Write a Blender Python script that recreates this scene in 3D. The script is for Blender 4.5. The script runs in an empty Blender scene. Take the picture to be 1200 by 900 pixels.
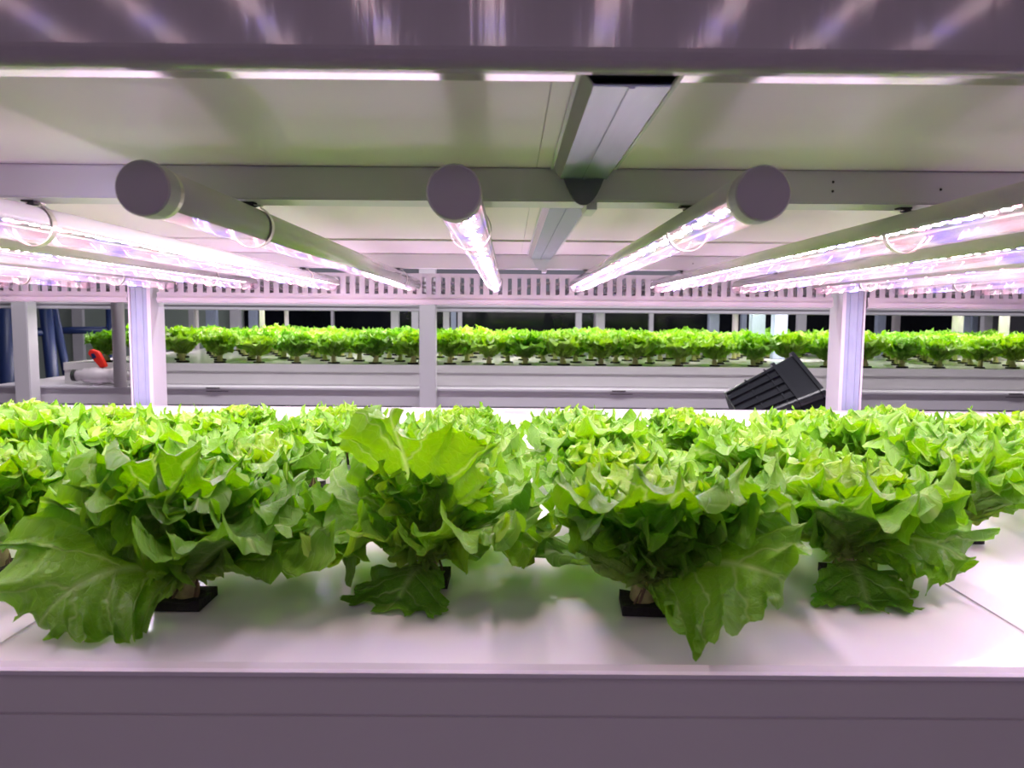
import bpy, bmesh, math, random
import numpy as np
from mathutils import Vector, Matrix
C = bpy.context.scene.collection
S = bpy.context.scene
PI = math.pi
R = math.radians
CZ = 1.30                     # camera height; the growing surface is 0.2 m lower
# ------------------------------------------------------------------ camera
cam = bpy.data.cameras.new('camera'); co = bpy.data.objects.new('camera', cam); C.objects.link(co)
cam.sensor_width = 36; cam.lens = 36 * 870 / 1200
cam.clip_start = .02
co.matrix_world = (Matrix.Translation((0, 0, CZ)) @ Matrix.Rotation(R(-.2), 4, 'Z') @
                   Matrix.Rotation(R(90 - 5.06), 4, 'X') @ Matrix.Rotation(R(.45), 4, 'Z'))
cam.dof.use_dof = True; cam.dof.focus_distance = .85; cam.dof.aperture_fstop = 15
S.camera = co
# ------------------------------------------------------------------ world, exposure
w = bpy.data.worlds.new('world'); S.world = w; w.use_nodes = True
w.node_tree.nodes['Background'].inputs[0].default_value = (.75, .7, .85, 1)
w.node_tree.nodes['Background'].inputs[1].default_value = .05
S.view_settings.view_transform = 'Standard'; S.view_settings.look = 'None'
S.view_settings.exposure = 0.40; S.view_settings.gamma = 1
S.view_settings.use_curve_mapping = False
LED = 590.0                    # strength of a diode
S.cycles.max_bounces = 8; S.cycles.diffuse_bounces = 5; S.cycles.glossy_bounces = 4
S.cycles.transmission_bounces = 6; S.cycles.transparent_max_bounces = 12
S.cycles.sample_clamp_indirect = 3.0; S.cycles.caustics_reflective = False; S.cycles.caustics_refractive = False
S.cycles.use_denoising = True

# ------------------------------------------------------------------ materials
def mat(name, col, rough=.5, metal=0, spec=.5, noise=0, nscale=40, bump=0, stretch=(1, 1, 1), coat=0):
    m = bpy.data.materials.new(name); m.use_nodes = True
    nt = m.node_tree; b = nt.nodes['Principled BSDF']
    b.inputs['Base Color'].default_value = (*col, 1); b.inputs['Roughness'].default_value = rough
    b.inputs['Metallic'].default_value = metal; b.inputs['Specular IOR Level'].default_value = spec
    b.inputs['Coat Weight'].default_value = coat
    if noise or bump:
        tc = nt.nodes.new('ShaderNodeTexCoord'); mp = nt.nodes.new('ShaderNodeMapping')
        mp.inputs['Scale'].default_value = stretch
        n = nt.nodes.new('ShaderNodeTexNoise'); n.inputs['Scale'].default_value = nscale; n.inputs['Detail'].default_value = 5
        nt.links.new(tc.outputs['Object'], mp.inputs[0]); nt.links.new(mp.outputs[0], n.inputs['Vector'])
        if noise:
            mx = nt.nodes.new('ShaderNodeMix'); mx.data_type = 'RGBA'
            mx.inputs['A'].default_value = (*[c * (1 - noise) for c in col], 1)
            mx.inputs['B'].default_value = (*[min(1, c * (1 + noise)) for c in col], 1)
            nt.links.new(n.outputs[0], mx.inputs['Factor']); nt.links.new(mx.outputs['Result'], b.inputs['Base Color'])
        if bump:
            bp = nt.nodes.new('ShaderNodeBump'); bp.inputs['Strength'].default_value = bump; bp.inputs['Distance'].default_value = .002
            nt.links.new(n.outputs[0], bp.inputs['Height']); nt.links.new(bp.outputs[0], b.inputs['Normal'])
    return m

def glow(name, col, strength):
    m = bpy.data.materials.new(name); m.use_nodes = True
    nt = m.node_tree; nt.nodes.clear()
    e = nt.nodes.new('ShaderNodeEmission'); o = nt.nodes.new('ShaderNodeOutputMaterial')
    e.inputs[0].default_value = (*col, 1); e.inputs[1].default_value = strength
    nt.links.new(e.outputs[0], o.inputs[0])
    m.cycles.emission_sampling = 'FRONT'
    return m

def clear_plastic(name, tint=(1, .97, 1), refl=.2, rough=.12, ridges=True):
    m = bpy.data.materials.new(name); m.use_nodes = True
    nt = m.node_tree; nt.nodes.clear(); L = nt.links
    o = nt.nodes.new('ShaderNodeOutputMaterial'); t = nt.nodes.new('ShaderNodeBsdfTransparent')
    g = nt.nodes.new('ShaderNodeBsdfGlossy'); mx = nt.nodes.new('ShaderNodeMixShader'); fr = nt.nodes.new('ShaderNodeFresnel')
    ad = nt.nodes.new('ShaderNodeMath'); ad.operation = 'MULTIPLY_ADD'; ad.inputs[1].default_value = .35; ad.inputs[2].default_value = refl
    t.inputs[0].default_value = (*tint, 1); g.inputs['Roughness'].default_value = rough; fr.inputs[0].default_value = 1.4
    L.new(fr.outputs[0], ad.inputs[0]); L.new(ad.outputs[0], mx.inputs[0]); L.new(t.outputs[0], mx.inputs[1]); L.new(g.outputs[0], mx.inputs[2])
    if ridges:
        tl = nt.nodes.new('ShaderNodeBsdfTranslucent'); tl.inputs[0].default_value = (.95, .9, .97, 1)
        m2 = nt.nodes.new('ShaderNodeMixShader'); m2.inputs[0].default_value = .012
        L.new(mx.outputs[0], m2.inputs[1]); L.new(tl.outputs[0], m2.inputs[2]); L.new(m2.outputs[0], o.inputs[0])
    else: L.new(mx.outputs[0], o.inputs[0])
    if ridges:
        tc = nt.nodes.new('ShaderNodeTexCoord'); wv = nt.nodes.new('ShaderNodeTexWave'); wv.bands_direction = 'Y'
        wv.inputs['Scale'].default_value = 60; bp = nt.nodes.new('ShaderNodeBump'); bp.inputs['Strength'].default_value = .25; bp.inputs['Distance'].default_value = .001
        L.new(tc.outputs['Object'], wv.inputs[0]); L.new(wv.outputs[1], bp.inputs['Height']); L.new(bp.outputs[0], g.inputs['Normal'])
    return m

M = {}
M['paint'] = mat('white_painted_steel', (.66, .63, .68), .38, noise=.03, nscale=14)
M['beam'] = mat('grey_painted_steel', (.62, .61, .66), .34, noise=.04, nscale=20)
M['blue_grey'] = mat('blue_grey_steel', (.33, .38, .50), .22, noise=.12, nscale=30, stretch=(4, .4, 1), bump=.05)
M['channel'] = mat('blue_channel_steel', (.30, .37, .44), .2, metal=.35, noise=.12, nscale=30, stretch=(4, .4, 1), bump=.05)
M['plate'] = mat('dark_grey_steel', (.13, .14, .16), .35)
M['board'] = mat('white_shelf_sheet', (.93, .82, .90), .32, noise=.03, nscale=6, stretch=(.3, 1, 1), spec=.2)
_b = M['board'].node_tree.nodes['Principled BSDF']; _b.inputs['Coat Weight'].default_value = .12; _b.inputs['Coat Roughness'].default_value = .04
M['raft'] = mat('white_raft_sheet', (.84, .81, .83), .16, noise=.03, nscale=9, stretch=(3, .5, 1), bump=.02, spec=.6)
M['tray'] = mat('grey_white_tray', (.54, .525, .53), .42, noise=.03, nscale=10)
M['fascia'] = mat('upper_tray_plastic', (.44, .41, .44), .09, noise=.06, nscale=26, stretch=(6, 1, .15), bump=.04)
M['duct'] = mat('pale_duct_plastic', (.50, .47, .50), .45)
M['tube_back'] = mat('white_lamp_housing', (.66, .65, .63), .2, noise=.03, nscale=12, coat=.5)
M['cap'] = mat('grey_cap_plastic', (.40, .39, .42), .45)
M['metal'] = mat('brushed_clip_metal', (.6, .57, .52), .3, metal=.9)
M['dark'] = mat('black_rubber', (.025, .024, .028), .6)
M['sponge'] = mat('black_sponge', (.012, .011, .011), .95, noise=.5, nscale=300, bump=.6)
M['stem'] = mat('tan_stem', (.36, .33, .14), .7, noise=.5, nscale=160, bump=.6)
M['stem_far'] = mat('pale_stem', (.42, .40, .16), .7, noise=.3, nscale=160)
M['root'] = mat('brown_root', (.16, .11, .06), .8, noise=.5, nscale=200, bump=.6)
M['basket'] = mat('black_basket_plastic', (.010, .012, .016), .25)
M['navy'] = mat('navy_painted_steel', (.010, .025, .10), .4)
M['red'] = mat('red_plastic', (.75, .03, .02), .4)
M['pipe'] = mat('pale_pvc', (.62, .57, .60), .4)
M['clear'] = clear_plastic('clear_lamp_cover', refl=.02, rough=.06)
M['clear_valve'] = mat('clear_valve_plastic', (.72, .66, .70), .2)
M['floor'] = mat('grey_epoxy_floor', (.30, .30, .31), .3, noise=.08, nscale=3)
M['wall'] = mat('grey_room_wall', (.28, .28, .31), .6, noise=.05, nscale=2)
M['glass'] = mat('dark_window_glass', (.012, .015, .022), .08, noise=.6, nscale=3)
M['frost'] = mat('grey_green_sheet', (.30, .36, .32), .35, noise=.25, nscale=2.2, stretch=(1, 1, .5))
M['led_white'] = glow('white_diode', (1, .94, .93), LED)
M['led_pink'] = glow('pink_diode', (1, .30, .42), LED * .55)
M['led_blue'] = glow('blue_diode', (.25, .16, 1), LED * .6)

def leaf_mat(name, c1, c2, vein):
    m = bpy.data.materials.new(name); m.use_nodes = True
    nt = m.node_tree; L = nt.links; b = nt.nodes['Principled BSDF']; out = nt.nodes['Material Output']
    def N(t, **k):
        n = nt.nodes.new('ShaderNode' + t)
        for a, v in k.items(): setattr(n, a, v)
        return n
    def math_(op, a, bb=None, c=None):
        n = N('Math', operation=op)
        for i, v in enumerate((a, bb, c)):
            if v is None: continue
            if isinstance(v, (int, float)): n.inputs[i].default_value = v
            else: L.new(v, n.inputs[i])
        return n.outputs[0]
    uv = N('UVMap', uv_map='fan'); fl = N('UVMap', uv_map='flat')
    nz = N('TexNoise'); nz.inputs['Scale'].default_value = 5; L.new(fl.outputs[0], nz.inputs['Vector'])
    sx = N('SeparateXYZ'); L.new(uv.outputs[0], sx.inputs[0])
    sf = N('SeparateXYZ'); L.new(fl.outputs[0], sf.inputs[0])
    a = math_('ADD', sx.outputs[0], math_('MULTIPLY', math_('SUBTRACT', nz.outputs[0], .5), .06))
    fr = math_('ABSOLUTE', math_('SUBTRACT', math_('FRACT', math_('MULTIPLY', a, 13)), .5))
    wdt = math_('MULTIPLY_ADD', sx.outputs[1], -.075, .105)
    side = math_('LESS_THAN', fr, wdt)
    side = N('MapRange'); L.new(fr, side.inputs[0]); L.new(wdt, side.inputs[2])
    side.inputs[1].default_value = 0; side.inputs[3].default_value = 1; side.inputs[4].default_value = 0
    mid = N('MapRange'); L.new(math_('ABSOLUTE', sf.outputs[0]), mid.inputs[0])
    mw = math_('MULTIPLY_ADD', sf.outputs[1], -.07, .085); L.new(math_('MAXIMUM', mw, .01), mid.inputs[2])
    mid.inputs[1].default_value = 0; mid.inputs[3].default_value = 1; mid.inputs[4].default_value = 0
    vo = N('TexVoronoi', feature='DISTANCE_TO_EDGE'); vo.inputs['Scale'].default_value = 15; L.new(fl.outputs[0], vo.inputs['Vector'])
    net = N('MapRange'); L.new(vo.outputs[0], net.inputs[0]); net.inputs[1].default_value = 0; net.inputs[2].default_value = .05
    net.inputs[3].default_value = .22; net.inputs[4].default_value = 0
    v = math_('MAXIMUM', math_('MAXIMUM', math_('MULTIPLY', side.outputs[0], .8), mid.outputs[0]), net.outputs[0])
    oi = N('ObjectInfo'); n2 = N('TexNoise'); n2.inputs['Scale'].default_value = 2.5; L.new(fl.outputs[0], n2.inputs['Vector'])
    f = math_('ADD', math_('MULTIPLY', oi.outputs['Random'], .65), math_('MULTIPLY', n2.outputs[0], .35))
    mx = N('Mix', data_type='RGBA'); mx.inputs['A'].default_value = (*c1, 1); mx.inputs['B'].default_value = (*c2, 1); L.new(f, mx.inputs['Factor'])
    m2 = N('Mix', data_type='RGBA'); L.new(mx.outputs['Result'], m2.inputs['A']); m2.inputs['B'].default_value = (*vein, 1)
    L.new(math_('MULTIPLY', v, .72), m2.inputs['Factor'])
    base = N('MapRange'); L.new(sf.outputs[1], base.inputs[0]); base.inputs[1].default_value = .0; base.inputs[2].default_value = .32
    base.inputs[3].default_value = .75; base.inputs[4].default_value = 0
    m3 = N('Mix', data_type='RGBA'); L.new(m2.outputs['Result'], m3.inputs['A']); m3.inputs['B'].default_value = (.42, .52, .16, 1); L.new(base.outputs[0], m3.inputs['Factor'])
    L.new(m3.outputs['Result'], b.inputs['Base Color'])
    b.inputs['Roughness'].default_value = .42; b.inputs['Specular IOR Level'].default_value = .42
    n3 = N('TexNoise'); n3.inputs['Scale'].default_value = 14; n3.inputs['Detail'].default_value = 3; L.new(fl.outputs[0], n3.inputs['Vector'])
    h = math_('SUBTRACT', math_('MULTIPLY', n3.outputs[0], 1.2), math_('MULTIPLY', v, .5))
    bp = N('Bump'); bp.inputs['Strength'].default_value = .7; bp.inputs['Distance'].default_value = .003; L.new(h, bp.inputs['Height']); L.new(bp.outputs[0], b.inputs['Normal'])
    tr = N('BsdfTranslucent'); L.new(bp.outputs[0], tr.inputs['Normal'])
    hs = N('HueSaturation'); hs.inputs['Saturation'].default_value = 1.15; hs.inputs['Value'].default_value = 1.25; L.new(m3.outputs['Result'], hs.inputs['Color'])
    L.new(hs.outputs[0], tr.inputs[0])
    ms = N('MixShader'); ms.inputs[0].default_value = .38; L.new(b.outputs[0], ms.inputs[1]); L.new(tr.outputs[0], ms.inputs[2])
    L.new(ms.outputs[0], out.inputs[0])
    return m
M['leaf'] = leaf_mat('lettuce_leaf', (.115, .31, .022), (.21, .43, .040), (.42, .60, .20))
M['leaf_young'] = leaf_mat('young_lettuce_leaf', (.19, .40, .032), (.29, .49, .045), (.48, .62, .22))

# ------------------------------------------------------------------ helpers
def link(name, me, m, parent=None):
    o = bpy.data.objects.new(name, me); C.objects.link(o)
    if m is not None:
        for x in (m if isinstance(m, (list, tuple)) else [m]): me.materials.append(x)
    if parent is not None: o.parent = parent
    return o
def tag(o, label=None, cat=None, group=None, kind=None):
    if label: o['label'] = label
    if cat: o['category'] = cat
    if group: o['group'] = group
    if kind: o['kind'] = kind
    return o
def thing(name, loc, label, cat, group=None, rz=0):
    o = bpy.data.objects.new(name, None); C.objects.link(o); o.location = loc; o.rotation_euler = (0, 0, rz)
    o.empty_display_size = .02
    return tag(o, label, cat, group)
def obj(name, bm, m, parent=None, bev=0, smooth=False):
    if bev: bmesh.ops.bevel(bm, geom=list(bm.edges), offset=bev, segments=2, affect='EDGES', clamp_overlap=True)
    me = bpy.data.meshes.new(name)
    bmesh.ops.recalc_face_normals(bm, faces=bm.faces)
    bm.to_mesh(me); bm.free()
    if smooth:
        for p in me.polygons: p.use_smooth = True
    return link(name, me, m, parent)
def box(bm, x0, x1, y0, y1, z0, z1, mi=0):
    vs = [bm.verts.new(p) for p in ((x0, y0, z0), (x1, y0, z0), (x1, y1, z0), (x0, y1, z0), (x0, y0, z1), (x1, y0, z1), (x1, y1, z1), (x0, y1, z1))]
    for f in ((3, 2, 1, 0), (4, 5, 6, 7), (0, 1, 5, 4), (1, 2, 6, 5), (2, 3, 7, 6), (3, 0, 4, 7)):
        bm.faces.new([vs[i] for i in f]).material_index = mi
    return vs
def B(*a, mi=0):
    bm = bmesh.new(); box(bm, *a, mi=mi); return bm
def prism(bm, pts, axis, a0, a1):
    """extrude a closed polygon; pts are the two other coordinates"""
    def P(p, a):
        if axis == 'x': return (a, p[0], p[1])
        if axis == 'y': return (p[0], a, p[1])
        return (p[0], p[1], a)
    v0 = [bm.verts.new(P(p, a0)) for p in pts]; v1 = [bm.verts.new(P(p, a1)) for p in pts]
    n = len(pts)
    for i in range(n): bm.faces.new((v0[i], v0[(i + 1) % n], v1[(i + 1) % n], v1[i]))
    bm.faces.new(v0[::-1]); bm.faces.new(v1)
    return bm
def tube(bm, pts, r, n=10, cap=True):
    rings = []
    pts = [Vector(p) for p in pts]
    for i, p in enumerate(pts):
        d = (pts[min(i + 1, len(pts) - 1)] - pts[max(i - 1, 0)]).normalized()
        u = d.orthogonal().normalized() if abs(d.z) > .9 else d.cross(Vector((0, 0, 1))).normalized()
        v = d.cross(u).normalized(); rr = r[i] if isinstance(r, (list, tuple)) else r
        rings.append([bm.verts.new(p + u * rr * math.cos(2 * PI * k / n) + v * rr * math.sin(2 * PI * k / n)) for k in range(n)])
    for a, b in zip(rings, rings[1:]):
        for k in range(n): bm.faces.new((a[k], a[(k + 1) % n], b[(k + 1) % n], b[k]))
    if cap: bm.faces.new(rings[0][::-1]); bm.faces.new(rings[-1])
    return bm
def copy_tree(o, parent=None):
    c = o.copy(); C.objects.link(c); c.parent = parent
    for ch in list(o.children): copy_tree(ch, c)
    return c
def struct(o): o['kind'] = 'structure'; return o

# ------------------------------------------------------------------ room
struct(obj('floor', B(-5, 5, -2.6, 8.3, -.05, 0), M['floor']))
struct(obj('ceiling', B(-5, 5, -2.6, 8.3, 2.7, 2.75), M['wall']))
struct(obj('wall_left', B(-5.06, -5, -2.6, 8.3, 0, 2.7), M['wall']))
struct(obj('wall_right', B(5, 5.06, -2.6, 8.3, 0, 2.7), M['wall']))
struct(obj('wall_front', B(-5, 5, -2.66, -2.6, 0, 2.7), M['wall']))
wb = struct(obj('wall_back', B(-5, 5, 8.24, 8.3, 0, 2.7), M['wall']))
for i in range(5):
    x0 = -4.9 + i * 1.98
    g = struct(obj('window_%d' % (i + 1), B(x0, x0 + 1.86, 8.20, 8.235, .5, 2.3), M['glass']))
    fr = bmesh.new()
    for q in ((x0 - .04, x0, .46, 2.34), (x0 + 1.86, x0 + 1.90, .46, 2.34)): box(fr, q[0], q[1], 8.17, 8.235, q[2], q[3])
    box(fr, x0, x0 + 1.86, 8.17, 8.235, .46, .5); box(fr, x0, x0 + 1.86, 8.17, 8.235, 2.3, 2.34)
    obj('window_frame', fr, M['paint'], g)

# ------------------------------------------------------------------ near rack
def post(x, y, wd, dp, z0, z1, label, group=None, mirror=1):
    t = thing('rack_post', (x, y, 0), label, 'post', group)
    h = wd / 2; g = h * .52
    a = -h + .004 if mirror > 0 else -h + .008; b = h - .008 if mirror > 0 else h - .004
    pts = [(-h, 0), (a, 0), (a, .006), (b, .006), (b, 0), (h, 0), (h, dp), (-h, dp)]
    bm = bmesh.new(); prism(bm, pts, 'z', z0, z1); obj('upright', bm, M['paint'], t)
    bm = bmesh.new(); box(bm, a + .001, b - .001, .003, .0058, z0, z1)
    box(bm, a + .010, a + .012, .001, .003, z0, z1); box(bm, b - .012, b - .010, .001, .003, z0, z1)
    o = obj('channel_insert', bm, M['blue_grey'], t); tag(o, 'blue-grey ribbed strip set in the post')
    return t
post(-.826, 1.665, .050, .066, 0, 2.4, 'white upright with blue-grey channel, left of the two behind the front bed', mirror=1)
post(.769, 1.665, .052, .066, 0, 2.4, 'white upright with blue-grey channel beside the black basket', mirror=-1)

# tray with its front wall and supporting beam
t = thing('grow_tray', (0, .40, 0), 'long pale grey tray edge and wall under the front lettuce bed', 'tray')
X0, X1 = -1.95, 1.95; PZ = CZ - .2
bm = bmesh.new()
prism(bm, [(0, PZ - .0226), (0, PZ + .001), (-.002, PZ + .004), (.003, PZ + .006), (.007, PZ + .004), (.007, PZ - .0226)], 'x', X0, X1)
obj('front_wall', bm, M['tray'], t)
bm = bmesh.new(); prism(bm, [(-.003, PZ + .0005), (-.004, PZ + .0035), (-.002, PZ + .0045), (-.0005, PZ + .004), (-.0005, PZ + .0005)], 'x', X0, X1)
obj('rim_bead', bm, M['paint'], t)
obj('tray_floor', B(X0, X1, .007, 1.22, PZ - .05, PZ - .045), M['tray'], t)
obj('back_wall', B(X0, X1, 1.22, 1.228, PZ - .05, PZ + .002), M['tray'], t)
t = thing('rack_beam', (0, .402, 0), 'grey-white beam along the bottom edge below the front tray', 'beam')
obj('beam_face', B(X0, X1, -.001, .0065, PZ - .125, PZ - .0237), M['tray'], t, .001)
# floating raft boards
edges = [-1.592, -.950, -.308, .334, .976, 1.618]
ln = ['white grow board at the far left edge of the front bed', 'white grow board left of the seam in the lower left corner',
      'central white grow board with the clear gap in front', 'white grow board right of the seam in the lower right',
      'white grow board at the far right edge of the front bed']
HOLES = []
for i in range(5):
    bm = bmesh.new(); box(bm, edges[i] + .0006, edges[i + 1] - .0006, .409, 1.617, PZ - .04, PZ)
    tag(obj('grow_board', bm, M['raft'], None, .0012), ln[i], 'board', 'white grow boards of the front bed')

# shelf above
BZ = CZ + .115
t = thing('shelf_sheet', (0, .36, 0), 'glossy white shelf sheet overhead in front of the gap', 'shelf')
for a, b in ((-1.95, -.6392), (-.6388, .0193), (.0197, 1.95)):
    obj('panel', B(a, b, 0, .745, BZ, BZ + .008), M['board'], t)
t = thing('shelf_sheet', (0, 1.135, 0), 'white shelf sheet overhead behind the dark gap', 'shelf')
for a, b in ((-1.95, -.6392), (-.6388, .0193), (.0197, 1.95)):
    obj('panel', B(a, b, 0, .50, BZ, BZ + .008), M['board'], t)
# cover strip seen through the gap
t = thing('gap_strip', (0, 1.10, 0), 'grey strip with dark openings in the gap of the shelf overhead', 'strip')
bm = bmesh.new()
xs = [-1.95, -.60, -.50, -.44, .02, .10, .30, .46, .52, .56, .62, 1.95]
for a, b in zip(xs[::2], xs[1::2]): box(bm, a, b, 0, .04, BZ + .012, BZ + .016)
obj('strip', bm, M['beam'], t)
obj('strip_backing', B(-1.95, 1.95, -.01, .05, BZ + .03, BZ + .034), M['plate'], t)
# upper tray front above the camera
t = thing('upper_tray', (0, .335, 0), 'dark glossy purple-grey tray front along the top edge of the photo', 'tray')
bm = bmesh.new()
pr = [(.012, BZ + .30), (0, BZ + .30), (0, BZ + .003)]
for k in range(1, 8):
    a = k / 7 * PI / 2; pr.append((.008 - .008 * math.cos(a), BZ + .003 - .008 * math.sin(a)))
pr += [(.012, BZ - .005), (.012, BZ + .003)]
prism(bm, pr, 'x', -1.95, 1.95); obj('tray_front', bm, M['fascia'], t, smooth=False)
obj('tray_floor', B(-1.95, 1.95, .02, 1.29, BZ + .05, BZ + .06), M['tray'], t)
t = thing('edge_trim', (0, .350, 0), 'narrow mirror-like trim between the top tray front and the shelf sheet', 'trim')
obj('trim_strip', B(-1.95, 1.95, .006, .0195, BZ - .001, BZ + .003), mat('mirror_trim', (.8, .8, .8), .12, metal=.9), t)

# cross beams
for k, (y, lab) in enumerate(((.58, 'grey cross beam overhead nearest the camera, behind the lamp ends'),
                              (1.355, 'pale cross beam overhead above the far ends of the lamps'))):
    t = thing('cross_beam', (0, y, 0), lab, 'beam')
    m_ = M['beam'] if k == 0 else M['paint']
    bm = bmesh.new(); box(bm, -1.95, 1.95, 0, .034, BZ - .0255, BZ - .0002); obj('beam', bm, m_, t, .0012)
    bm = bmesh.new()
    for x in ((.157, .003), (.157, -.004), (.118, .004), (.240, -.002), (-.39, .002), (-.9, 0), (.7, .001)):
        bm2 = bmesh.ops.create_uvsphere(bm, u_segments=6, v_segments=4, radius=.0011, matrix=Matrix.Translation((x[0] + .09, .0, BZ - .012 + x[1])))
    obj('screw_hole', bm, M['dark'], t)['kind'] = 'stuff'
    # parabolic saddle plate
    pts = [(.0375, BZ - .001)]
    n = 14
    pts = []
    for i in range(n + 1):
        u = -1 + 2 * i / n
        pts.append((.0555 + .0178 * u, BZ - .0285 + .0275 * abs(u) ** 2.2))
    bm = bmesh.new(); prism(bm, pts, 'y', -.0035, -.0002)
    o = obj('saddle_plate', bm, M['plate'] if k == 0 else M['beam'], t); tag(o, 'rounded dark plate tapering to a point')
    obj('saddle_clip', B(.058, .066, -.002, .036, BZ - .0315, BZ - .0262), M['beam'], t)
# channel running towards the back
for (y0, y1, lab) in ((.352, .579, 'blue-grey channel with bright sides overhead, front piece'),
                      (.6155, 1.354, 'blue-grey channel overhead behind the near cross beam')):
    t = thing('roof_channel', (.0555, y0, 0), lab, 'channel')
    D = y1 - y0; h = .0178
    bm = bmesh.new(); box(bm, -h, h, 0, D, BZ - .0085, BZ - .0075); box(bm, -.0015, .0015, 0, D, BZ - .0095, BZ - .0086)
    obj('channel_base', bm, M['channel'], t)
    for s in (-1, 1):
        bm = bmesh.new(); prism(bm, [(s * h, BZ - .0085), (s * (h + .0055), BZ - .0012), (s * (h + .0055), BZ - .0004), (s * h, BZ - .0073)], 'y', 0, D)
        obj('channel_side', bm, mat('polished_side', (.75, .76, .74), .12, metal=.7), t)
        obj('channel_flange', B(*sorted((s * (h + .0055), s * (h + .0075))), 0, D, BZ - .0016, BZ - .0004), M['beam'], t)

# ------------------------------------------------------------------ lamps
RT = .0148
def half_shell(a0, a1, r0, r1, y0, y1, n=14):
    bm = bmesh.new(); A = [a0 + (a1 - a0) * i / n for i in range(n + 1)]
    pts = [(r1 * math.cos(a), r1 * math.sin(a)) for a in A] + [(r0 * math.cos(a), r0 * math.sin(a)) for a in A[::-1]]
    return prism(bm, pts, 'y', y0, y1)
def make_lamp(L=1.18, rich=True):
    t = thing('led_tube', (0, 0, 0), 'tube', 'lamp')
    obj('housing', half_shell(R(-8), R(188), RT - .0012, RT, .014, L - .014), M['tube_back'], t, smooth=False)
    for p in t.children[-1].data.polygons: p.use_smooth = len(p.vertices) == 4 and True
    c = obj('clear_cover', half_shell(R(188), R(352), RT - .0010, RT - .0002, .014, L - .014), M['clear'], t)
    tag(c, 'clear ribbed cover over the glowing diodes')
    for p in c.data.polygons: p.use_smooth = True
    obj('circuit_strip', B(-.0105, .0105, .016, L - .016, .0005, .0015), mat('lamp_strip', (.38, .35, .38), .5), t)
    bm = bmesh.new(); rng = random.Random(4)
    n = 74 if rich else 12; pitch = (L - .05) / n
    for i in range(n):
        y = .025 + i * pitch; mi = 0
        if rich:
            mi = 2 if i % 12 in (5, 6) else (1 if i % 12 in (1, 9) else 0)
        s = .0026 if rich else .0014; l = .0025 if rich else pitch * .46
        for xo in ((-.0042, .0042) if rich and mi else (0,)):
            q = [bm.verts.new(p) for p in ((xo - s, y - l, 0), (xo - s, y + l, 0), (xo + s, y + l, 0), (xo + s, y - l, 0))]
            bm.faces.new(q).material_index = mi
    me = bpy.data.meshes.new('diodes'); bm.to_mesh(me); bm.free()
    d = link('diodes', me, [M['led_white'], M['led_pink'], M['led_blue']], t); d['kind'] = 'stuff'; d['label'] = 'row of white, pink and blue diodes glowing'
    bm = bmesh.new(); tube(bm, [(0, 0, 0), (0, .0012, 0), (0, .014, 0)], [RT - .0002, RT + .0008, RT + .0008], 32)
    e = obj('end_cap', bm, M['cap'], t); e['label'] = 'dull purple-grey end cap'
    bm = bmesh.new(); tube(bm, [(0, .0142, 0), (0, .020, 0)], RT + .0002, 32, cap=False); obj('cap_ring', bm, M['metal'], t)
    bm = bmesh.new(); tube(bm, [(0, L - .014, 0), (0, L - .004, 0), (0, L, 0)], [RT, RT, RT * .8], 24)
    e = obj('end_cap', bm, M['clear'], t); e['label'] = 'clear far end cap'
    for s in (-1, 1):
        bm = bmesh.new(); tube(bm, [(s * .006, L, 0), (s * .006, L + .008, 0)], .0012, 8); obj('pin', bm, M['metal'], t)
    return t
def make_clip(t, y):
    bm = bmesh.new(); n = 18; r0, r1 = RT + .0013, RT + .0021
    A = [R(110 + 250 * i / n) for i in range(n + 1)]
    A = [R(62) - R(235) * i / n for i in range(n + 1)]
    pts = [(r1 * math.cos(a), r1 * math.sin(a)) for a in A] + [(r0 * math.cos(a), r0 * math.sin(a)) for a in A[::-1]]
    prism(bm, pts, 'y', y - .003, y + .003)
    box(bm, -.004, .008, y - .003, y + .003, RT + .0012, RT + .0022)
    c = obj('spring_clip', bm, M['metal'], t); c['label'] = 'thin metal spring clip round the tube'
    bm = bmesh.new(); tube(bm, [(0, y, RT + .0008), (0, y, RT + .0045)], [.0045, .003], 8)
    box(bm, -.007, .003, y - .004, y + .004, RT + .003, RT + .0048)
    obj('clip_screw', bm, M['dark'], c)
LZ = CZ + .0705
lamp = make_lamp(); 
for yy in (.597 - .42, 1.372 - .42): make_clip(lamp, yy)
names = {-6: 'far left', -5: '', -4: '', -3: '', -2: '', -1: '', 0: '', 1: '', 2: ''}
LL = {-1: 'LED tube left of centre, its glow turned away, grey cap at upper left',
      0: 'central LED tube pointing at the camera with round grey cap',
      1: 'brightly glowing LED tube right of centre with round grey cap',
      2: 'LED tube right of the capped ones, cut by the right photo edge',
      -2: 'LED tube with metal clip at the left photo edge, highest there',
      -3: 'second highest LED tube along the left photo edge', -4: 'third highest LED tube along the left photo edge',
      -5: 'fourth LED tube down the left photo edge, above the slotted duct', -6: 'lowest LED tube at the left photo edge, beside the duct',
      3: 'second highest LED tube at the right photo edge', 4: 'third highest LED tube at the right photo edge',
      5: 'fourth LED tube down the right photo edge', 6: 'lowest LED tube at the right photo edge, above the slotted duct'}
first = True
for k in range(-6, 7):
    o = lamp if first else copy_tree(lamp); first = False
    o.location = (-.032 + .1725 * k, .42 + (.0 if k else .004), LZ)
    if k == -1:
        for ch in o.children:
            if ch.name.split('.')[0] in ('housing', 'clear_cover', 'circuit_strip', 'diodes'): ch.rotation_euler = (0, R(38), 0)
    tag(o, LL[k], 'lamp', 'LED tubes over the front bed')

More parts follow.
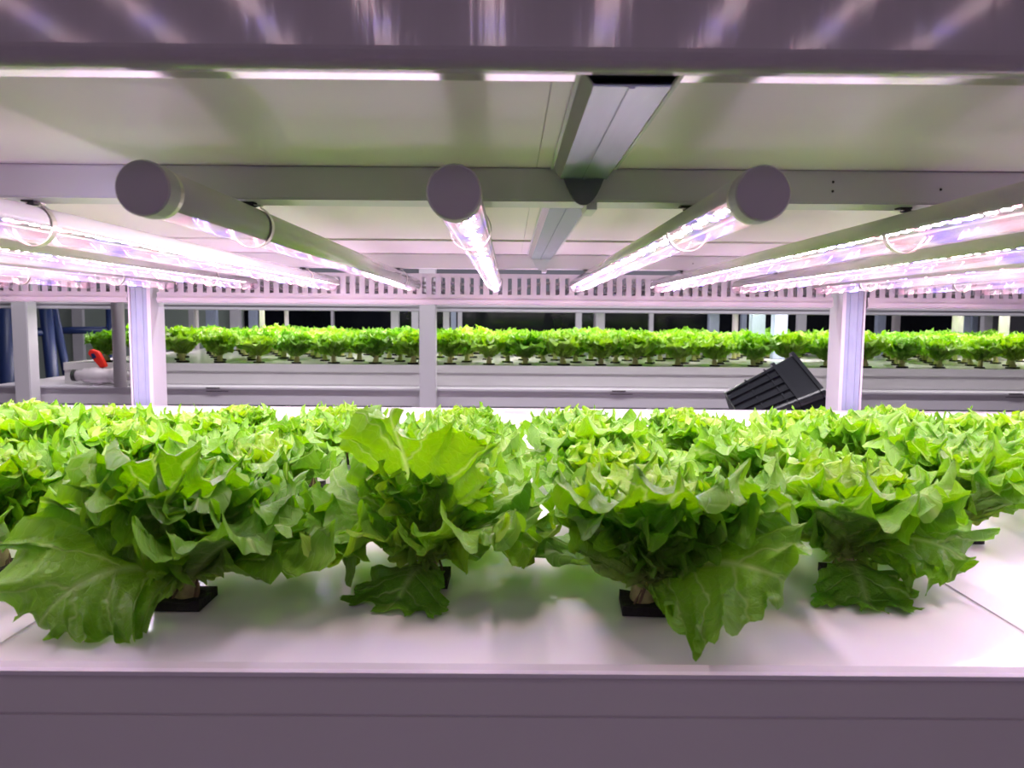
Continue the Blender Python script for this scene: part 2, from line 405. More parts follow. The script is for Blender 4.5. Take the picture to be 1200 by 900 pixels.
# ------------------------------------------------------------------ slotted cable duct along the back of the near rack
def duct(x0, x1, lab):
    t = thing('cable_duct', (x0, 1.668, 0), lab, 'duct')
    W = x1 - x0; z0, z1 = CZ + .031, CZ + .098
    def wall(y):
        bm = bmesh.new(); box(bm, 0, W, y, y + .002, z0, z0 + .021); box(bm, 0, W, y, y + .002, z1 - .008, z1)
        n = int(W / .0212)
        for i in range(n):
            x = (i + .5) * W / n
            box(bm, x - .0062, x + .0062, y, y + .002, z0 + .021, z1 - .008)
        return bm
    o = obj('slotted_front', wall(0), M['duct'], t)
    obj('slotted_back', wall(.04), M['duct'], t)
    bm = bmesh.new(); n = int(W / .0212)
    box(bm, 0, W, .000, .010, z0 - .002, z0); box(bm, 0, W, .030, .042, z0 - .002, z0)
    for i in range(n):
        x = (i + .5) * W / n; box(bm, x - .0062, x + .0062, .010, .030, z0 - .002, z0)
    obj('base', bm, M['duct'], t)
    obj('lower_lip', B(0, W, -.004, -.0005, z0 + .001, z0 + .009), M['duct'], t)
    bm = bmesh.new(); rng = random.Random(int(x0 * 100))
    for c in range(5):
        pts = []; ph = rng.random() * 6
        for i in range(int(W / .03) + 1):
            pts.append((i * .03, .018 + .009 * math.sin(i * .7 + ph), z0 + .03 + .018 * math.sin(i * (.25 + .1 * c) + ph)))
        tube(bm, pts, .0034, 6)
    o = obj('cables', bm, mat('grey_cable', (.28, .26, .28), .5), t); o['kind'] = 'stuff'
duct(-1.95, -.853, 'slotted cable duct left of the left rack post')
duct(-.787, .722, 'long slotted cable duct between the two rack posts')
duct(.800, 1.95, 'slotted cable duct right of the right rack post')

# ------------------------------------------------------------------ lettuce
def leaf_data(L, W, seed, th0, th1, cup=6., ruf=.009, nt=10, na=73, bend=1.0, freq=1.0, roll=0.0):
    g = np.random.RandomState(seed)
    a = np.linspace(-1, 1, na); ang = a * PI * .955
    mx = W * .5 * np.sin(ang) * (.72 + .28 * np.cos(ang)) / .78
    my = L * (.52 + .48 * np.cos(ang))
    ph = g.rand(8) * 6.28
    def tri(x): return 2 * np.abs(2 * (x - np.floor(x + .5))) - 1
    tooth = .034 * tri(a * 4.6 * freq + ph[0]) + 0.046 * tri(a * 11 * freq + ph[1]) + .010 * g.randn(na)
    tooth *= np.clip(1.15 - np.abs(a), 0, .5) * 2
    cy = L * .5
    mx = mx * (1 + tooth); my = cy + (my - cy) * (1 + tooth)
    # a soft low-frequency wobble of the outline
    wob = 1 + .10 * np.sin(a * 5 + ph[2]); mx = mx * wob
    iy = np.maximum(.01 * L, my - .62 * np.abs(mx) - .06 * L); ix = np.zeros(na)
    t = np.linspace(0, 1, nt) ** .85
    T = t[:, None]
    X = ix + (mx - ix) * T; Y = iy + (my - iy) * T
    fl = np.stack([X / L, Y / L], -1)
    env = T ** 1.7 * np.clip(1.25 - np.abs(a) ** 3, 0, 1)[None, :]
    n1 = (4.5 + g.rand() * 1.5) * freq; n2 = (10.5 + g.rand() * 3) * freq; n3 = (21 + g.rand() * 4) * freq
    w1 = 2 * PI * a * n1 / 2 + ph[3]; w2 = 2 * PI * a * n2 / 2 + ph[4]; w3 = 2 * PI * a * n3 / 2 + ph[5]
    Z = ruf * env * (.85 * np.sin(w1 + T * .8) + .85 * np.sin(w2 - T * 1.1) * T ** 1.2 + .36 * np.sin(w3 + T) * T ** 2.5)
    # ruffles also fold sideways along the margin
    tx = np.gradient(mx); ty = np.gradient(my); q = np.sqrt(tx ** 2 + ty ** 2) + 1e-9; tx /= q; ty /= q
    fold = ruf * .5 * env * (np.cos(w2 - T * 1.1) * T + .25 * np.cos(w3 + T) * T ** 2)
    X = X + tx * fold; Y = np.maximum(0, Y + ty * fold)
    # puckered blade between veins
    Z += (.0013 * np.sin(X * 260 + ph[6] + 3 * np.sin(Y * 60)) * np.sin(Y * 210 + ph[7]) + .0010 * np.sin(X * 420 + Y * 300 + ph[5])) * np.clip(T * 1.5, 0, 1)
    X2 = np.sin(cup * X) / cup; Z = Z + (1 - np.cos(cup * X)) / cup
    if roll:
        rho = roll * np.clip(Y / L * 1.6, 0, 1); X2, Z = X2 * np.cos(rho) - Z * np.sin(rho), X2 * np.sin(rho) + Z * np.cos(rho)
    s = np.linspace(0, 1.25, 80); th = th0 + (th1 - th0) * np.clip(s, 0, 1.1) ** bend
    ds = s[1] * L
    cyv = np.concatenate([[0], np.cumsum(np.cos(th[:-1]) * ds)]); czv = np.concatenate([[0], np.cumsum(np.sin(th[:-1]) * ds)])
    yy = np.clip(Y / L, 0, 1.25)
    py = np.interp(yy, s, cyv); pz = np.interp(yy, s, czv); tt = np.interp(yy, s, th)
    # centre rib gives the stalk body
    py = py - np.sin(tt) * Z; pz = pz + np.cos(tt) * Z
    V = np.stack([py, -X2, pz], -1).reshape(-1, 3)       # grows along +x
    i, j = np.meshgrid(np.arange(nt - 1), np.arange(na - 1), indexing='ij')
    a0 = (i * na + j).ravel(); F = np.stack([a0, a0 + 1, a0 + 1 + na, a0 + na], -1)
    fan = np.stack([np.broadcast_to(a[None, :] * .5 + .5, (nt, na)), np.broadcast_to(T, (nt, na))], -1)
    return V, F, fan.reshape(-1, 2), fl.reshape(-1, 2)
def mesh_from(name, parts, m):
    V = []; F = []; U = []; K = []; off = 0
    for v, f, u, k in parts:
        V.append(v); F.append(f + off); U.append(u); K.append(k); off += len(v)
    V = np.concatenate(V); F = np.concatenate(F); U = np.concatenate(U); K = np.concatenate(K)
    me = bpy.data.meshes.new(name)
    me.vertices.add(len(V)); me.vertices.foreach_set('co', V.astype(np.float32).ravel())
    me.loops.add(F.size); me.loops.foreach_set('vertex_index', F.astype(np.int32).ravel())
    me.polygons.add(len(F)); me.polygons.foreach_set('loop_start', np.arange(0, F.size, 4, dtype=np.int32))
    me.polygons.foreach_set('use_smooth', np.ones(len(F), dtype=bool))
    me.update(calc_edges=True)
    for nm, D in (('fan', U), ('flat', K)):
        l = me.uv_layers.new(name=nm); l.data.foreach_set('uv', D[F.ravel()].astype(np.float32).ravel())
    me.materials.append(m)
    return me
def rotz(V, a):
    c, s = math.cos(a), math.sin(a); W = V.copy(); W[:, 0] = c * V[:, 0] - s * V[:, 1]; W[:, 1] = s * V[:, 0] + c * V[:, 1]; return W

def stem_mesh(seed, h=.030, r=.0072):
    g = random.Random(seed); bm = bmesh.new()
    zs = [0, .25, .5, .75, 1.0, 1.3]; pts = []; rr = []
    lean = (g.uniform(-.004, .004), g.uniform(-.004, .004))
    for z in zs: pts.append((lean[0] * z, lean[1] * z, z * h + .002)); rr.append(r * (1.25 - .5 * z + .3 * (z > 1)) * g.uniform(.9, 1.1))
    tube(bm, pts, rr, 12)
    for v in bm.verts: v.co += Vector((g.uniform(-1, 1), g.uniform(-1, 1), g.uniform(-1, 1))) * .0007
    return bm
def root_mesh(seed):
    g = random.Random(seed + 9); bm = bmesh.new()
    for i in range(9):
        a = g.uniform(0, 6.28); r = g.uniform(.006, .009); h = g.uniform(.008, .02)
        tube(bm, [(r * 1.25 * math.cos(a), r * 1.25 * math.sin(a), .003), (r * 1.2 * math.cos(a + .3), r * 1.2 * math.sin(a + .3), h * .6), (r * math.cos(a + .6), r * math.sin(a + .6), h)], .0009, 5)
    return bm
def sponge_mesh(seed):
    g = random.Random(seed + 3); bm = bmesh.new()
    box(bm, -.0155, .0155, -.0155, .0155, .0003, .006)
    bmesh.ops.subdivide_edges(bm, edges=list(bm.edges), cuts=3, use_grid_fill=True)
    for v in bm.verts:
        v.co.z += g.uniform(-.0003, .0011) if v.co.z > .004 else 0
        e = abs(v.co.x) + abs(v.co.y)
        if e > .027 and v.co.z > .004: v.co.z += g.uniform(0, .0025)
        if abs(v.co.x) < .005 and abs(v.co.y) < .005 and v.co.z > .004: v.co.z -= .002
    return bm

def head(x, y, seed, size=1.0, n=19, extra=(), skip=(), hi=False, rz=None, tall=1.0, spread=1.0, fr=1.0, up=0):
    g = random.Random(seed)
    t = thing('lettuce_head', (x, y, PZ + .0002), '', 'lettuce', None, 0)
    obj('sponge_cube', sponge_mesh(seed), M['sponge'], t).rotation_euler = (0, 0, g.uniform(-.15, .15))
    obj('stem', stem_mesh(seed), M['stem'], t, smooth=True)
    r_ = obj('roots', root_mesh(seed), M['root'], t); r_['kind'] = 'stuff'
    az0 = g.uniform(0, 6.28) if rz is None else rz
    nt, na = (13, 193) if hi else (9, 141)
    for i in range(n):
        f = i / (n - 1)
        az = az0 + i * 2.39996 + g.uniform(-.2, .2)
        d = math.degrees(az) % 360
        if any(lo <= d <= hi_ for lo, hi_ in skip) and f < .55: continue
        L = (.102 - .048 * f) * size * g.uniform(.9, 1.1); Wd = L * g.uniform(1.0, 1.22)
        th0 = R(34 + up * (1 - f) + (46 * f ** .7) + g.uniform(-7, 7)); th1 = R(-34 + up * 1.6 * (1 - f) + 105 * f ** .75 + g.uniform(-16, 16))
        v, F, u, k = leaf_data(L, Wd, seed * 97 + i, th0, th1, cup=g.uniform(2, 7), ruf=.0100 * size * g.uniform(.8, 1.2) * (L / .1) ** .5, nt=nt, na=na, bend=g.uniform(.8, 1.5), freq=fr)
        v[:, 0] += .004; v = rotz(v, az); v[:, 2] = v[:, 2] * tall + .017 + .012 * f
        v[:, 2] = np.maximum(v[:, 2], .004)
        o = link('leaf', mesh_from('leaf', [(v, F, u, k)], M['leaf_young'] if f > .72 or g.random() < .10 else M['leaf']), None, t)
    for j, (az, L, Wd, t0, t1, cup, ruf, bend, *rl) in enumerate(extra):
        v, F, u, k = leaf_data(L, Wd, seed * 31 + j + 500, R(t0), R(t1), cup=cup, ruf=ruf, nt=18, na=201, bend=bend, freq=1.15, roll=R(rl[0]) if rl else 0)
        v[:, 0] += .005; v = rotz(v, R(az)); v[:, 2] += .016; v[:, 2] = np.maximum(v[:, 2], .003 + .0015 * np.sin(v[:, 0] * 300))
        link('leaf', mesh_from('leaf', [(v, F, u, k)], M['leaf']), None, t)
    return t

NG = 'frilly lettuces planted in the front bed'
heads = []
# (x, y, label, kwargs)
near = [
 (-.224, .503, 'frilly lettuce at front left, big leaf drooping left to the board', dict(size=1.12, hi=True, rz=.3, skip=((185, 300),),
    extra=((226, .100, .115, 46, -62, 3, .010, 1.1, 40), (266, .105, .120, 80, 58, 4, .010, 1.3), (288, .088, .10, 74, 44, 5, .010, 1.2), (318, .105, .11, 45, 10, 7, .010, 1.2), (235, .10, .11, 66, 40, 8, .011, 1.2)))),
 (-.060, .548, 'lone frilly lettuce in front centre with a tall veined leaf facing the camera', dict(size=1.05, hi=True, rz=1.1, skip=((215, 320),),
    extra=((236, .122, .135, 80, 62, 3, .011, 1.3), (250, .078, .080, 14, -72, 2, .006, .8), (205, .10, .10, 52, -12, 6, .010, 1.1), (315, .10, .10, 50, 0, 6, .010, 1.1)))),
 (.094, .499, 'frilly lettuce at front right with a dark pointed leaf spread rightwards', dict(size=1.10, hi=True, rz=2.0, skip=((135, 350),),
    extra=((316, .105, .125, 46, -16, 3, .009, 1.1, -35), (278, .110, .13, 74, 22, 5, .011, 1.4), (236, .092, .095, 74, 12, 5, .010, 1.2), (185, .085, .09, 70, 35, 5, .010, 1.2), (355, .115, .10, 60, 10, 6, .01, 1.2)))),
 (.262, .562, 'frilly lettuce right of the dark-leaved one, small leaf drooping over its sponge', dict(size=1.06, hi=True, rz=.8, skip=((235, 350),),
    extra=((262, .085, .07, 15, -75, 5, .007, .8), (330, .088, .095, 50, -48, 4, .010, 1.2, -25), (285, .10, .11, 66, 20, 7, .010, 1.2)))),
 (-.397, .563, 'frilly lettuce cut by the left photo edge, stem on a black sponge', dict(size=1.04, hi=True, rz=2.2, up=16)),
 (.414, .668, 'frilly lettuce at the right edge with bare stem on a wide black sponge', dict(size=1.04, hi=True, rz=2.9, up=18, skip=((205, 335),),
    extra=((232, .098, .11, 62, 14, 5, .010, 1.2), (300, .10, .11, 62, 8, 5, .010, 1.2), (268, .085, .09, 76, 50, 5, .010, 1.2)))),
]
for x, y, lab, kw in near:
    h = head(x, y, len(heads) + 11, **kw); tag(h, lab, 'lettuce', NG); heads.append((x, y, h))
# the rows behind
cols = [-1.03 + .16 * i + .002 for i in range(14)]
rown = {0: 'second', 1: 'third', 2: 'fourth', 3: 'fifth', 4: 'sixth', 5: 'last'}
rows = []
oddx = [-.228 + .16 * 2 * 0]
def nearcol(parity):
    base = -.228 if parity else -.068
    return [base + .32 * i for i in range(-4, 5)]
rowdef = [(.668, 1, .96), (.735, 0, 1.0), (.848, 1, .98), (.905, 0, .92), (1.01, 1, .84), (1.075, 0, .74)]
protos = []
side = lambda x: 'left' if x < 0 else 'right'
for ri, (y, par, sz) in enumerate(rowdef):
    xs = [x for x in nearcol(par) if abs(x) < .70 * y + .09 and abs(x) < 1.15]
    for ci, x in enumerate(xs):
        if abs(x - .412) < .02 and ri == 0: continue
        rng = random.Random(ri * 100 + ci)
        h = head(x + rng.uniform(-.004, .004), y + rng.uniform(-.005, .005), 200 + ri * 17 + ci, size=sz * rng.uniform(.92, 1.04), n=19, fr=1.0 if ri < 3 else 1.1, up=(18, 8, 10, 0, 0, 0)[ri])
        order = ['leftmost', 'second from the left', 'third from the left', 'fourth from the left', 'fifth from the left', 'sixth from the left', 'seventh from the left'][ci]
        tag(h, 'frilly lettuce, %s in the %s row back of the front bed' % (order, rown[ri]), 'lettuce', NG)
        heads.append((x, y, h))

# ------------------------------------------------------------------ far rack
FY = 3.10; FZ = CZ - .2
t = thing('far_tray', (0, FY, 0), 'long pale grey tray of the bed across the aisle', 'tray')
FX0, FX1 = -1.86, 3.4
obj('tray_wall', B(FX0, FX1, 0, .012, FZ - .085, FZ + .002), M['tray'], t, .001)
obj('tray_rib', B(FX0, FX1, -.006, -.0005, FZ - .030, FZ + .002), M['tray'], t, .001)
obj('tray_end', B(FX0, FX0 + .012, .012, 1.42, FZ - .085, FZ + .002), M['tray'], t)
obj('tray_bottom', B(FX0 + .012, FX1, .012, 1.42, FZ - .085, FZ - .075), M['tray'], t)
nb = 0
xb = FX0 + .014
bl = ['leftmost', 'second from the left', 'third from the left', 'fourth from the left', 'fifth from the left', 'sixth from the left', 'seventh from the left', 'rightmost']
while xb < FX1 - .3:
    tag(obj('grow_board', B(xb + .001, xb + .640, FY + .014, FY + 1.41, FZ - .035, FZ), M['raft'], None, .001),
        'white grow board of the far bed, %s' % bl[nb], 'board', 'white grow boards of the far bed')
    xb += .642; nb += 1
t = thing('far_beam', (0, 3.0, 0), 'lavender-grey beam with white ledge below the far bed', 'beam')
obj('beam', B(-2.1, 3.4, 0, .05, FZ - .16, FZ - .095), M['paint'], t, .002)
obj('ledge', B(-2.1, 3.4, -.01, 1.45, FZ - .0945, FZ - .0865), M['paint'], t)
bm = bmesh.new()
for x in (-1.2, .44, 2.05): box(bm, x - .025, x + .03, -.014, -.0102, FZ - .092, FZ - .088); box(bm, x - .03, x + .06, -.003, -.0002, FZ - .105, FZ - .103)
obj('latch', bm, M['dark'], t)['kind'] = 'stuff'
def plain_post(x, y, wd, dp, z0, z1, lab, m=None, name='rack_post', grp=None):
    bm = bmesh.new(); box(bm, x - wd / 2, x + wd / 2, y, y + dp, z0, z1)
    return tag(obj(name, bm, m or M['paint'], None, .003), lab, 'post', grp)
plain_post(-.325, 2.93, .064, .06, 0, 2.4, 'thin lavender post of the far rack near the picture centre')
plain_post(-1.92, 2.92, .062, .064, 0, 2.4, 'wide white end post of the far rack at the left')
plain_post(1.35, 2.93, .064, .06, 0, 2.4, 'far rack post half hidden behind the right near post')
t = thing('far_upper_beam', (0, 3.02, 0), 'grey-green underside beam above the far lettuces', 'beam')
obj('beam', B(-2.1, 3.4, 0, .04, CZ + .024, CZ + .056), M['beam'], t, .002)
obj('rib', B(-2.1, 3.4, -.004, -.0005, CZ + .044, CZ + .056), M['paint'], t)
t = thing('far_shelf', (0, 3.06, 0), 'white upper shelf of the far rack seen through the duct slots', 'shelf')
obj('shelf_board', B(-2.1, 3.4, .004, 1.42, CZ + .115, CZ + .125), M['board'], t)
obj('shelf_front', B(-2.1, 3.4, -.01, .002, CZ + .062, CZ + .22), M['plate'], t)
far = make_lamp(1.18, rich=False)
for ch in list(far.children):
    if ch.name.split('.')[0] in ('pin', 'cap_ring'): bpy.data.objects.remove(ch)
k = 0
ORD = 'first second third fourth fifth sixth seventh eighth ninth tenth eleventh twelfth thirteenth'.split()
x = -1.75; first = True
while x < 3.2:
    o = far if first else copy_tree(far); first = False
    o.location = (x, 3.16, CZ + .0995); o['group'] = 'LED tubes over the far bed'; o['label'] = 'LED tube over the far bed, %s from the left, mostly behind the duct' % (ORD + ['fourteenth', 'fifteenth', 'sixteenth', 'seventeenth', 'eighteenth', 'nineteenth', 'twentieth', 'twenty-first', 'twenty-second', 'twenty-third', 'twenty-fourth', 'twenty-fifth'])[k]
    x += .21; k += 1

# far lettuces: shared meshes, one thing each
FP = []
for p in range(7):
    g = random.Random(900 + p); parts = []
    n = 17
    for i in range(n):
        f = i / (n - 1); az = i * 2.4 + g.uniform(-.3, .3)
        L = (.118 - .035 * f) * g.uniform(.85, 1.15); th0 = R(54 + 30 * f + g.uniform(-6, 6)); th1 = R(8 + 70 * f + g.uniform(-15, 15))
        v, F, u, kk = leaf_data(L, L * .95, 7000 + p * 50 + i, th0, th1, cup=6, ruf=.012, nt=7, na=73, bend=1.2, freq=.9)
        v = rotz(v, az); v[:, 2] += .027; parts.append((v, F, u, kk))
    FP.append(mesh_from('leaves', parts, M['leaf'] if p % 2 else M['leaf_young']))
FS = [stem_mesh(s, .026, .010) for s in range(3)]; fs = []
for b_ in FS:
    me = bpy.data.meshes.new('stem'); b_.to_mesh(me); b_.free(); me.materials.append(M['stem_far']); fs.append(me)
bm = bmesh.new(); box(bm, -.017, .017, -.017, .017, .0003, .006); sp = bpy.data.meshes.new('sponge_cube'); bm.to_mesh(sp); bm.free(); sp.materials.append(M['sponge'])
ORD = 'first second third fourth fifth sixth seventh eighth ninth tenth eleventh twelfth thirteenth'.split()
cnt = {}
def flabel(x, r):
    b = ('beyond left post' if x < -1.6 else 'between left and centre posts' if x < -.32 else 'between centre and right posts' if x < 1.37 else 'beyond right post')
    n = cnt[(b, r)] = cnt.get((b, r), -1) + 1
    return 'young lettuce, %s from the left, in far bed %s row %s' % (ORD[n], ROWN[r], b)
ROWN = ['front', 'second', 'third', 'fourth', 'fifth', 'sixth', 'rear']
midposts = [(1.315, 3.72, .068), (1.46, 3.80, .07), (-1.31, 3.98, .03), (2.50, 4.14, .05), (2.64, 3.88, .045)]
r = 0
for r in range(7):
    y = FY + .085 + r * .185
    x = FX0 + .13 + (.08 if r % 2 else 0); c = 0
    rng = random.Random(70 + r)
    while x < .72 * y + .1 and x < FX1 - .1:
        c += 1
        xx, yy = x + rng.uniform(-.012, .012), y + rng.uniform(-.01, .01); x += .163
        if any(abs(xx - a) < b / 2 + .05 and abs(yy - q) < .08 for a, q, b in midposts): continue
        if abs(xx) > .72 * yy + .1: continue
        t = thing('lettuce_head', (xx, yy, FZ + .0002), flabel(xx, r), 'lettuce',
                  'lettuces in the %s row of the far bed' % ROWN[r], rng.uniform(0, 6.28))
        s = rng.uniform(1.0, 1.22); t.scale = (s, s, s * rng.uniform(.92, 1.05))
        me = rng.choice(FP)
        for nm, q in (('leaves', me), ('stem', rng.choice(fs)), ('sponge_cube', sp)):
            o = bpy.data.objects.new(nm, q); C.objects.link(o); o.parent = t
            if nm == 'leaves': o['kind'] = 'stuff'
# posts and pipes standing inside or beyond the far bed
def px(x, y): return (x - 597) / 870 * y
inside = [('square white post behind the basket in the far bed', 880, 896, 3.72, M['channel'], 'square'),
          ('white post with blue-grey face just right of the square one', 906, 922, 3.80, M['blue_grey'], 'square')]
for lab, a, b, y, m_, s in inside:
    plain_post(px((a + b) / 2, y), y, px(b, y) - px(a, y), .05, FZ, 2.4, lab, m_)
pipes = [(305, 311, 3.98, 'white pipe rising from the far bed, left of two thin ones'), (334, 339, 4.55, 'thin white pipe behind the far bed, right of two'),
         (857, 864, 4.6, 'round grey pipe left of the basket, behind the far bed'), (1115, 1127, 4.10, 'thick pale pipe rising at the right of the far bed'),
         (1170, 1181, 3.86, 'pale pipe near the right photo edge in the far bed'), (229, 234, 4.6, 'thin pale pipe beside the near left post')]
for a, b, y, lab in pipes:
    bm = bmesh.new(); xx = px((a + b) / 2, y); rr = (b - a) / 2 * y / 870
    tube(bm, [(xx, y, FZ if y < 4.52 else 0), (xx, y, 2.4)], rr, 16)
    tag(obj('drain_pipe', bm, M['pipe'], None, smooth=True), lab, 'pipe')
BL = {}
beyond = [(222, 229, 5.2, 'grey'), (242, 254, 5.4, 'blue-grey'), (277, 282, 6.0, 'pale'), (292, 301, 5.5, 'blue-grey'), (388, 391, 6.5, 'thin grey'),
          (458, 467, 5.0, 'lavender'), (482, 490, 5.6, 'white'), (519, 526, 5.0, 'white'), (528, 534, 5.6, 'blue-grey'), (536, 541, 5.8, 'narrow white'),
          (674, 681, 5.6, 'white'), (698, 708, 5.0, 'lavender'), (760, 765, 6.2, 'thin grey'), (830, 842, 4.8, 'blue-grey'), (868, 874, 5.9, 'narrow blue-grey'),
          (934, 944, 5.8, 'grey'), (1027, 1037, 5.7, 'blue-grey'), (1047, 1054, 5.9, 'pale'), (1129, 1136, 5.0, 'blue-grey'), (1138, 1145, 5.5, 'pale blue'), (1152, 1162, 5.3, 'lavender')]
for i, (a, b, y, c) in enumerate(beyond):
    xx = px((a + b) / 2, y); wd = (b - a) * y / 870
    m_ = M['blue_grey'] if 'blue' in c else M['beam'] if ('white' in c or 'lav' in c) else M['beam'] if 'grey' in c else M['pipe']
    c2 = c
    where = ('left of the near left post' if a < 155 else 'between near left post and thin centre post' if a < 498 else 'between thin centre post and basket' if a < 880 else 'behind the basket' if a < 985 else 'right of the near right post')
    BL.setdefault((c, where), 0); BL[(c, where)] += 1
    plain_post(xx, y, wd, .05, 0, 2.4, '%s%s upright beyond far bed, %s' % (('', 'next ', 'last ')[BL[(c, where)] - 1], c, where.replace('thin ', '').replace('near ', '')), m_, 'distant_post', 'uprights beyond the far bed')
# left end: grey-green sheet, navy frame, pipe and valve
struct(obj('wall_partition', B(-4.9, -2.12, 5.9, 5.93, 0, 2.6), M['frost']))
bm = bmesh.new(); box(bm, -3.44, -3.36, 5.86, 5.899, 0, 2.6); box(bm, -2.2, -2.12, 5.86, 5.899, 0, 2.6)
struct(obj('trim_1', bm, M['beam']))
t = thing('blue_frame', (-2.35, 3.5, 0), 'navy blue tubular steel frame behind the left end post', 'frame')
def bar(a, b, r): bm = bmesh.new(); tube(bm, [a, b], r, 12); return obj('tube', bm, M['navy'], t, smooth=True)
q = lambda X, Y, y: ((X - 597) / 870 * y + 2.35, y - 3.5, CZ - (Y - 373) / 870 * y)
for (a, b, r_) in ((q(16, 320, 3.4), q(-6, 698, 3.4), .040), (q(54, 320, 3.5), q(74, 690, 3.5), .028), (q(59, 320, 3.75), q(112, 668, 3.75), .020),
                   (q(131, 320, 4.2), q(131, 638, 4.2), .022)): bar(a, b, r_)
bar(q(10, 393, 4.2), q(136, 390, 4.2), .020); bar(q(2, 395, 3.4), q(60, 394, 3.5), .016)
bm = bmesh.new(); xx = px(141, 2.97); tube(bm, [(xx, 2.965, FZ - .086), (xx, 2.965, 2.3)], .024, 16)
tag(obj('drain_pipe', bm, M['pipe'], None, smooth=True), 'pale round pipe left of the near left post', 'pipe')
t = thing('ball_valve', (px(100, 3.0) - .03, 3.04, FZ - .047), 'clear plastic ball valve with red handle on the ledge at left', 'valve')
bm = bmesh.new(); tube(bm, [(-.03, 0, 0), (0, 0, 0), (.004, 0, 0), (.03, 0, 0), (.034, 0, 0), (.075, 0, 0), (.08, 0, 0), (.12, 0, 0), (.125, 0, 0), (.16, 0, 0)],
     [.022, .022, .03, .03, .034, .034, .03, .03, .038, .034], 18); obj('body', bm, M['clear_valve'], t, smooth=True)
bm = bmesh.new(); tube(bm, [(-.045, 0, 0), (-.028, 0, 0)], .024, 14); obj('black_end', bm, M['dark'], t)
bm = bmesh.new(); tube(bm, [(.16, 0, .0), (.27, 0, .0)], .018, 14); obj('outlet_pipe', bm, M['pipe'], t, smooth=True)
bm = bmesh.new()
prism(bm, [(.075, .030), (.095, .038), (.065, .098), (.035, .108), (.025, .090)], 'y', -.014, .014); obj('handle', bm, M['red'], t, .003)['label'] = 'red lever handle'
bm = bmesh.new(); prism(bm, [(.045, .068), (.062, .075), (.052, .092), (.040, .090)], 'y', -.016, -.0142); obj('handle_mark', bm, M['navy'], t)
bm = bmesh.new(); box(bm, .045, .065, -.015, .015, -.040, -.034); obj('foot', bm, M['clear_valve'], t)

# ------------------------------------------------------------------ basket and what it stands on
t = thing('utility_bench', (1.02, 2.45, 0), 'white bench in the aisle under the black basket', 'bench')
obj('bench_top', B(-.3, .42, -.22, .22, CZ - .52, CZ - .495), M['paint'], t, .003)
for a in (-1, 1):
    for b in (-1, 1): obj('leg', B(.06 + a * .33 - .015, .06 + a * .33 + .015, b * .19 - .015, b * .19 + .015, 0, CZ - .52), M['paint'], t)
t = thing('plastic_basket', (0, 0, 0), 'black ribbed plastic basket tipped on its side behind the front bed', 'basket')
# local: open end at z=H, tapered tub
W0, D0, W1, D1, H = .105, .075, .130, .097, .255
def rr(w_, d_, z, n=6, c=.028):
    P = []
    for qx, qy, a0 in ((1, 1, 0), (-1, 1, 90), (-1, -1, 180), (1, -1, 270)):
        for i in range(n + 1):
            a = R(a0 + 90 * i / n); P.append((qx * (w_ - c) + c * math.cos(a), qy * (d_ - c) + c * math.sin(a), z))
    return P
def loft(bm, loops, close=False):
    L_ = [[bm.verts.new(p) for p in l] for l in loops]
    for a, b in zip(L_, L_[1:]):
        for i in range(len(a)): bm.faces.new((a[i], a[(i + 1) % len(a)], b[(i + 1) % len(b)], b[i]))
    if close: bm.faces.new(L_[0])
    return bm
def lerp(a, b, f): return a + (b - a) * f
bm = bmesh.new(); loft(bm, [rr(W0, D0, 0), rr(W0 + .002, D0 + .002, .002), rr(W1, D1, H), rr(W1 - .003, D1 - .003, H), rr(W0 - .003, D0 - .003, .004)], True)
obj('tub_body', bm, M['basket'], t)
for f in (.72, 1.0):
    bm = bmesh.new(); w_, d_ = lerp(W0, W1, f), lerp(D0, D1, f); z = H * f
    loft(bm, [rr(w_, d_, z - .006), rr(w_ + .008, d_ + .008, z - .006), rr(w_ + .008, d_ + .008, z + .006), rr(w_, d_, z + .006), rr(w_, d_, z - .006)])
    obj('rim_band', bm, M['basket'], t)
for s in (-1, 1):
    for i in range(5):
        xx = -.08 + .04 * i
        for tgt in (0,):
            bm = bmesh.new()
            prism(bm, [(s * (D0 + .002), .004), (s * (D0 + .009), .004), (s * (D1 + .001), H * .71), (s * (D1 - .006), H * .71)], 'x', xx * .9 - .002, xx * .9 + .002)
            for v in bm.verts: v.co.x += xx * .18 * v.co.z / H
            obj('rib', bm, M['basket'], t)
for s in (-1, 1):
    for i in range(4):
        yy = -.054 + .036 * i
        bm = bmesh.new(); prism(bm, [(s * (W0 + .002), .004), (s * (W0 + .008), .004), (s * (W1 + .001), H * .71), (s * (W1 - .006), H * .71)], 'y', yy - .002, yy + .002)
        for v in bm.verts: v.co.y, v.co.x = v.co.y, v.co.x
        obj('rib', bm, M['basket'], t)
for z in (.08, .15):
    bm = bmesh.new(); f = z / H; w_, d_ = lerp(W0, W1, f), lerp(D0, D1, f)
    loft(bm, [rr(w_, d_, z - .002), rr(w_ + .005, d_ + .005, z - .002), rr(w_ + .005, d_ + .005, z + .002), rr(w_, d_, z + .002), rr(w_, d_, z - .002)])
    obj('hoop', bm, M['basket'], t)
bm = bmesh.new(); tube(bm, [(-.07, -D1 - .004, H - .015), (-.062, -D1 - .05, H - .01), (0, -D1 - .066, H - .008), (.062, -D1 - .05, H - .01), (.07, -D1 - .004, H - .015)], .006, 8)
tube(bm, [(-.02, -D1 - .004, H - .014), (-.02, -D1 - .062, H - .01)], .005, 8); tube(bm, [(.025, -D1 - .004, H - .014), (.025, -D1 - .062, H - .01)], .005, 8)
obj('handle', bm, M['basket'], t, smooth=True)
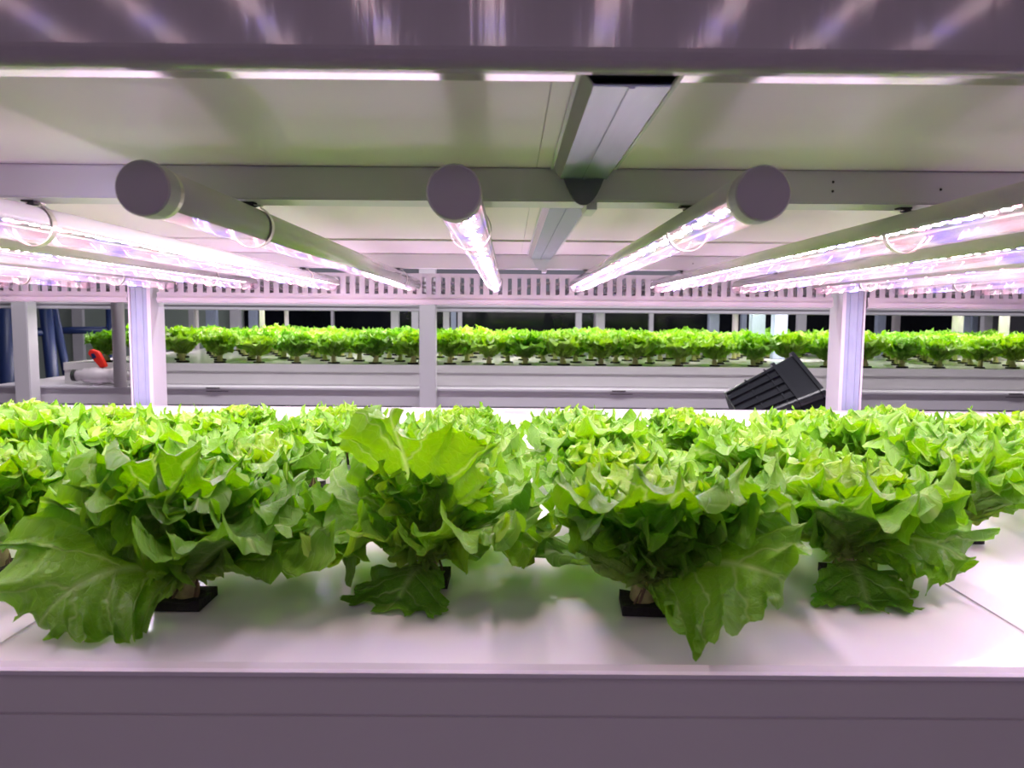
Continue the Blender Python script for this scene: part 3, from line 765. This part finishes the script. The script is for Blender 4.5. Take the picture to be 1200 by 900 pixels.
# axis points right-down: bottom of the tub to the upper left
ax = Vector((.82, -.10, .36)).normalized()
up = Vector((-.40, -.45, .80)); up = (up - up.dot(ax) * ax).normalized()
sx_ = up.cross(ax).normalized()
mt = Matrix((sx_, up, ax)).transposed().to_4x4()
t.matrix_world = Matrix.Translation((.765, 2.45, CZ - .345)) @ mt

# ------------------------------------------------------------------ rack across the aisle behind the camera: its lamps are mirrored in the upper tray front
t0_ = thing('rear_shelf', (0, -1.58, 0), 'white shelf of the rack behind the camera, seen only as a reflection', 'shelf')
obj('shelf_board', B(-1.6, 1.6, 0, 1.2, CZ + .50, CZ + .51), M['board'], t0_)
for x_ in (-1.55, 1.55):
    for y_ in (.03, 1.15): obj('shelf_leg', B(x_ - .02, x_ + .02, y_ - .02, y_ + .02, 0, CZ + .5), M['paint'], t0_)
rear_d = None
for k in range(9):
    o = copy_tree(lamp); o.location = (-.722 + .1725 * k, -1.53, CZ + .445)
    for ch in o.children:
        if ch.name.startswith('diodes'):
            if rear_d is None:
                rear_d = ch.data.copy()
                for i_, (c_, v_) in enumerate((((1, .94, .92), .3), ((1, .3, .42), .2), ((.25, .16, 1), .25))): rear_d.materials[i_] = glow('dimmed_diode', c_, LED * v_)
            ch.data = rear_d
    tag(o, 'LED tube behind the camera, mirrored as the %s streak from the left along the top' % ORD[k], 'lamp', 'LED tubes of the rack behind the camera')

# unseen fill lamps added over the aisles to brighten front faces and background
for k, (y, lab) in enumerate(((-.75, 'added fill lamp over the aisle behind the camera'), (2.35, 'added fill lamp over the aisle between the two beds'), (5.1, 'added fill lamp beyond the far bed'))):
    t = thing('fill_lamp', (0, y, 2.64), lab, 'lamp')
    obj('lamp_body', B(-2.2, 2.2, -.07, .07, .02, .058), M['paint'], t)
    me = bpy.data.meshes.new('diffuser'); me.from_pydata([(-2.15, -.06, .015), (-2.15, .06, .015), (2.15, .06, .015), (2.15, -.06, .015)], [], [(0, 1, 2, 3)])
    link('diffuser', me, glow('fill_lamp_glow', (1, .94, 1), (1.6, 33, 26)[k]), t)
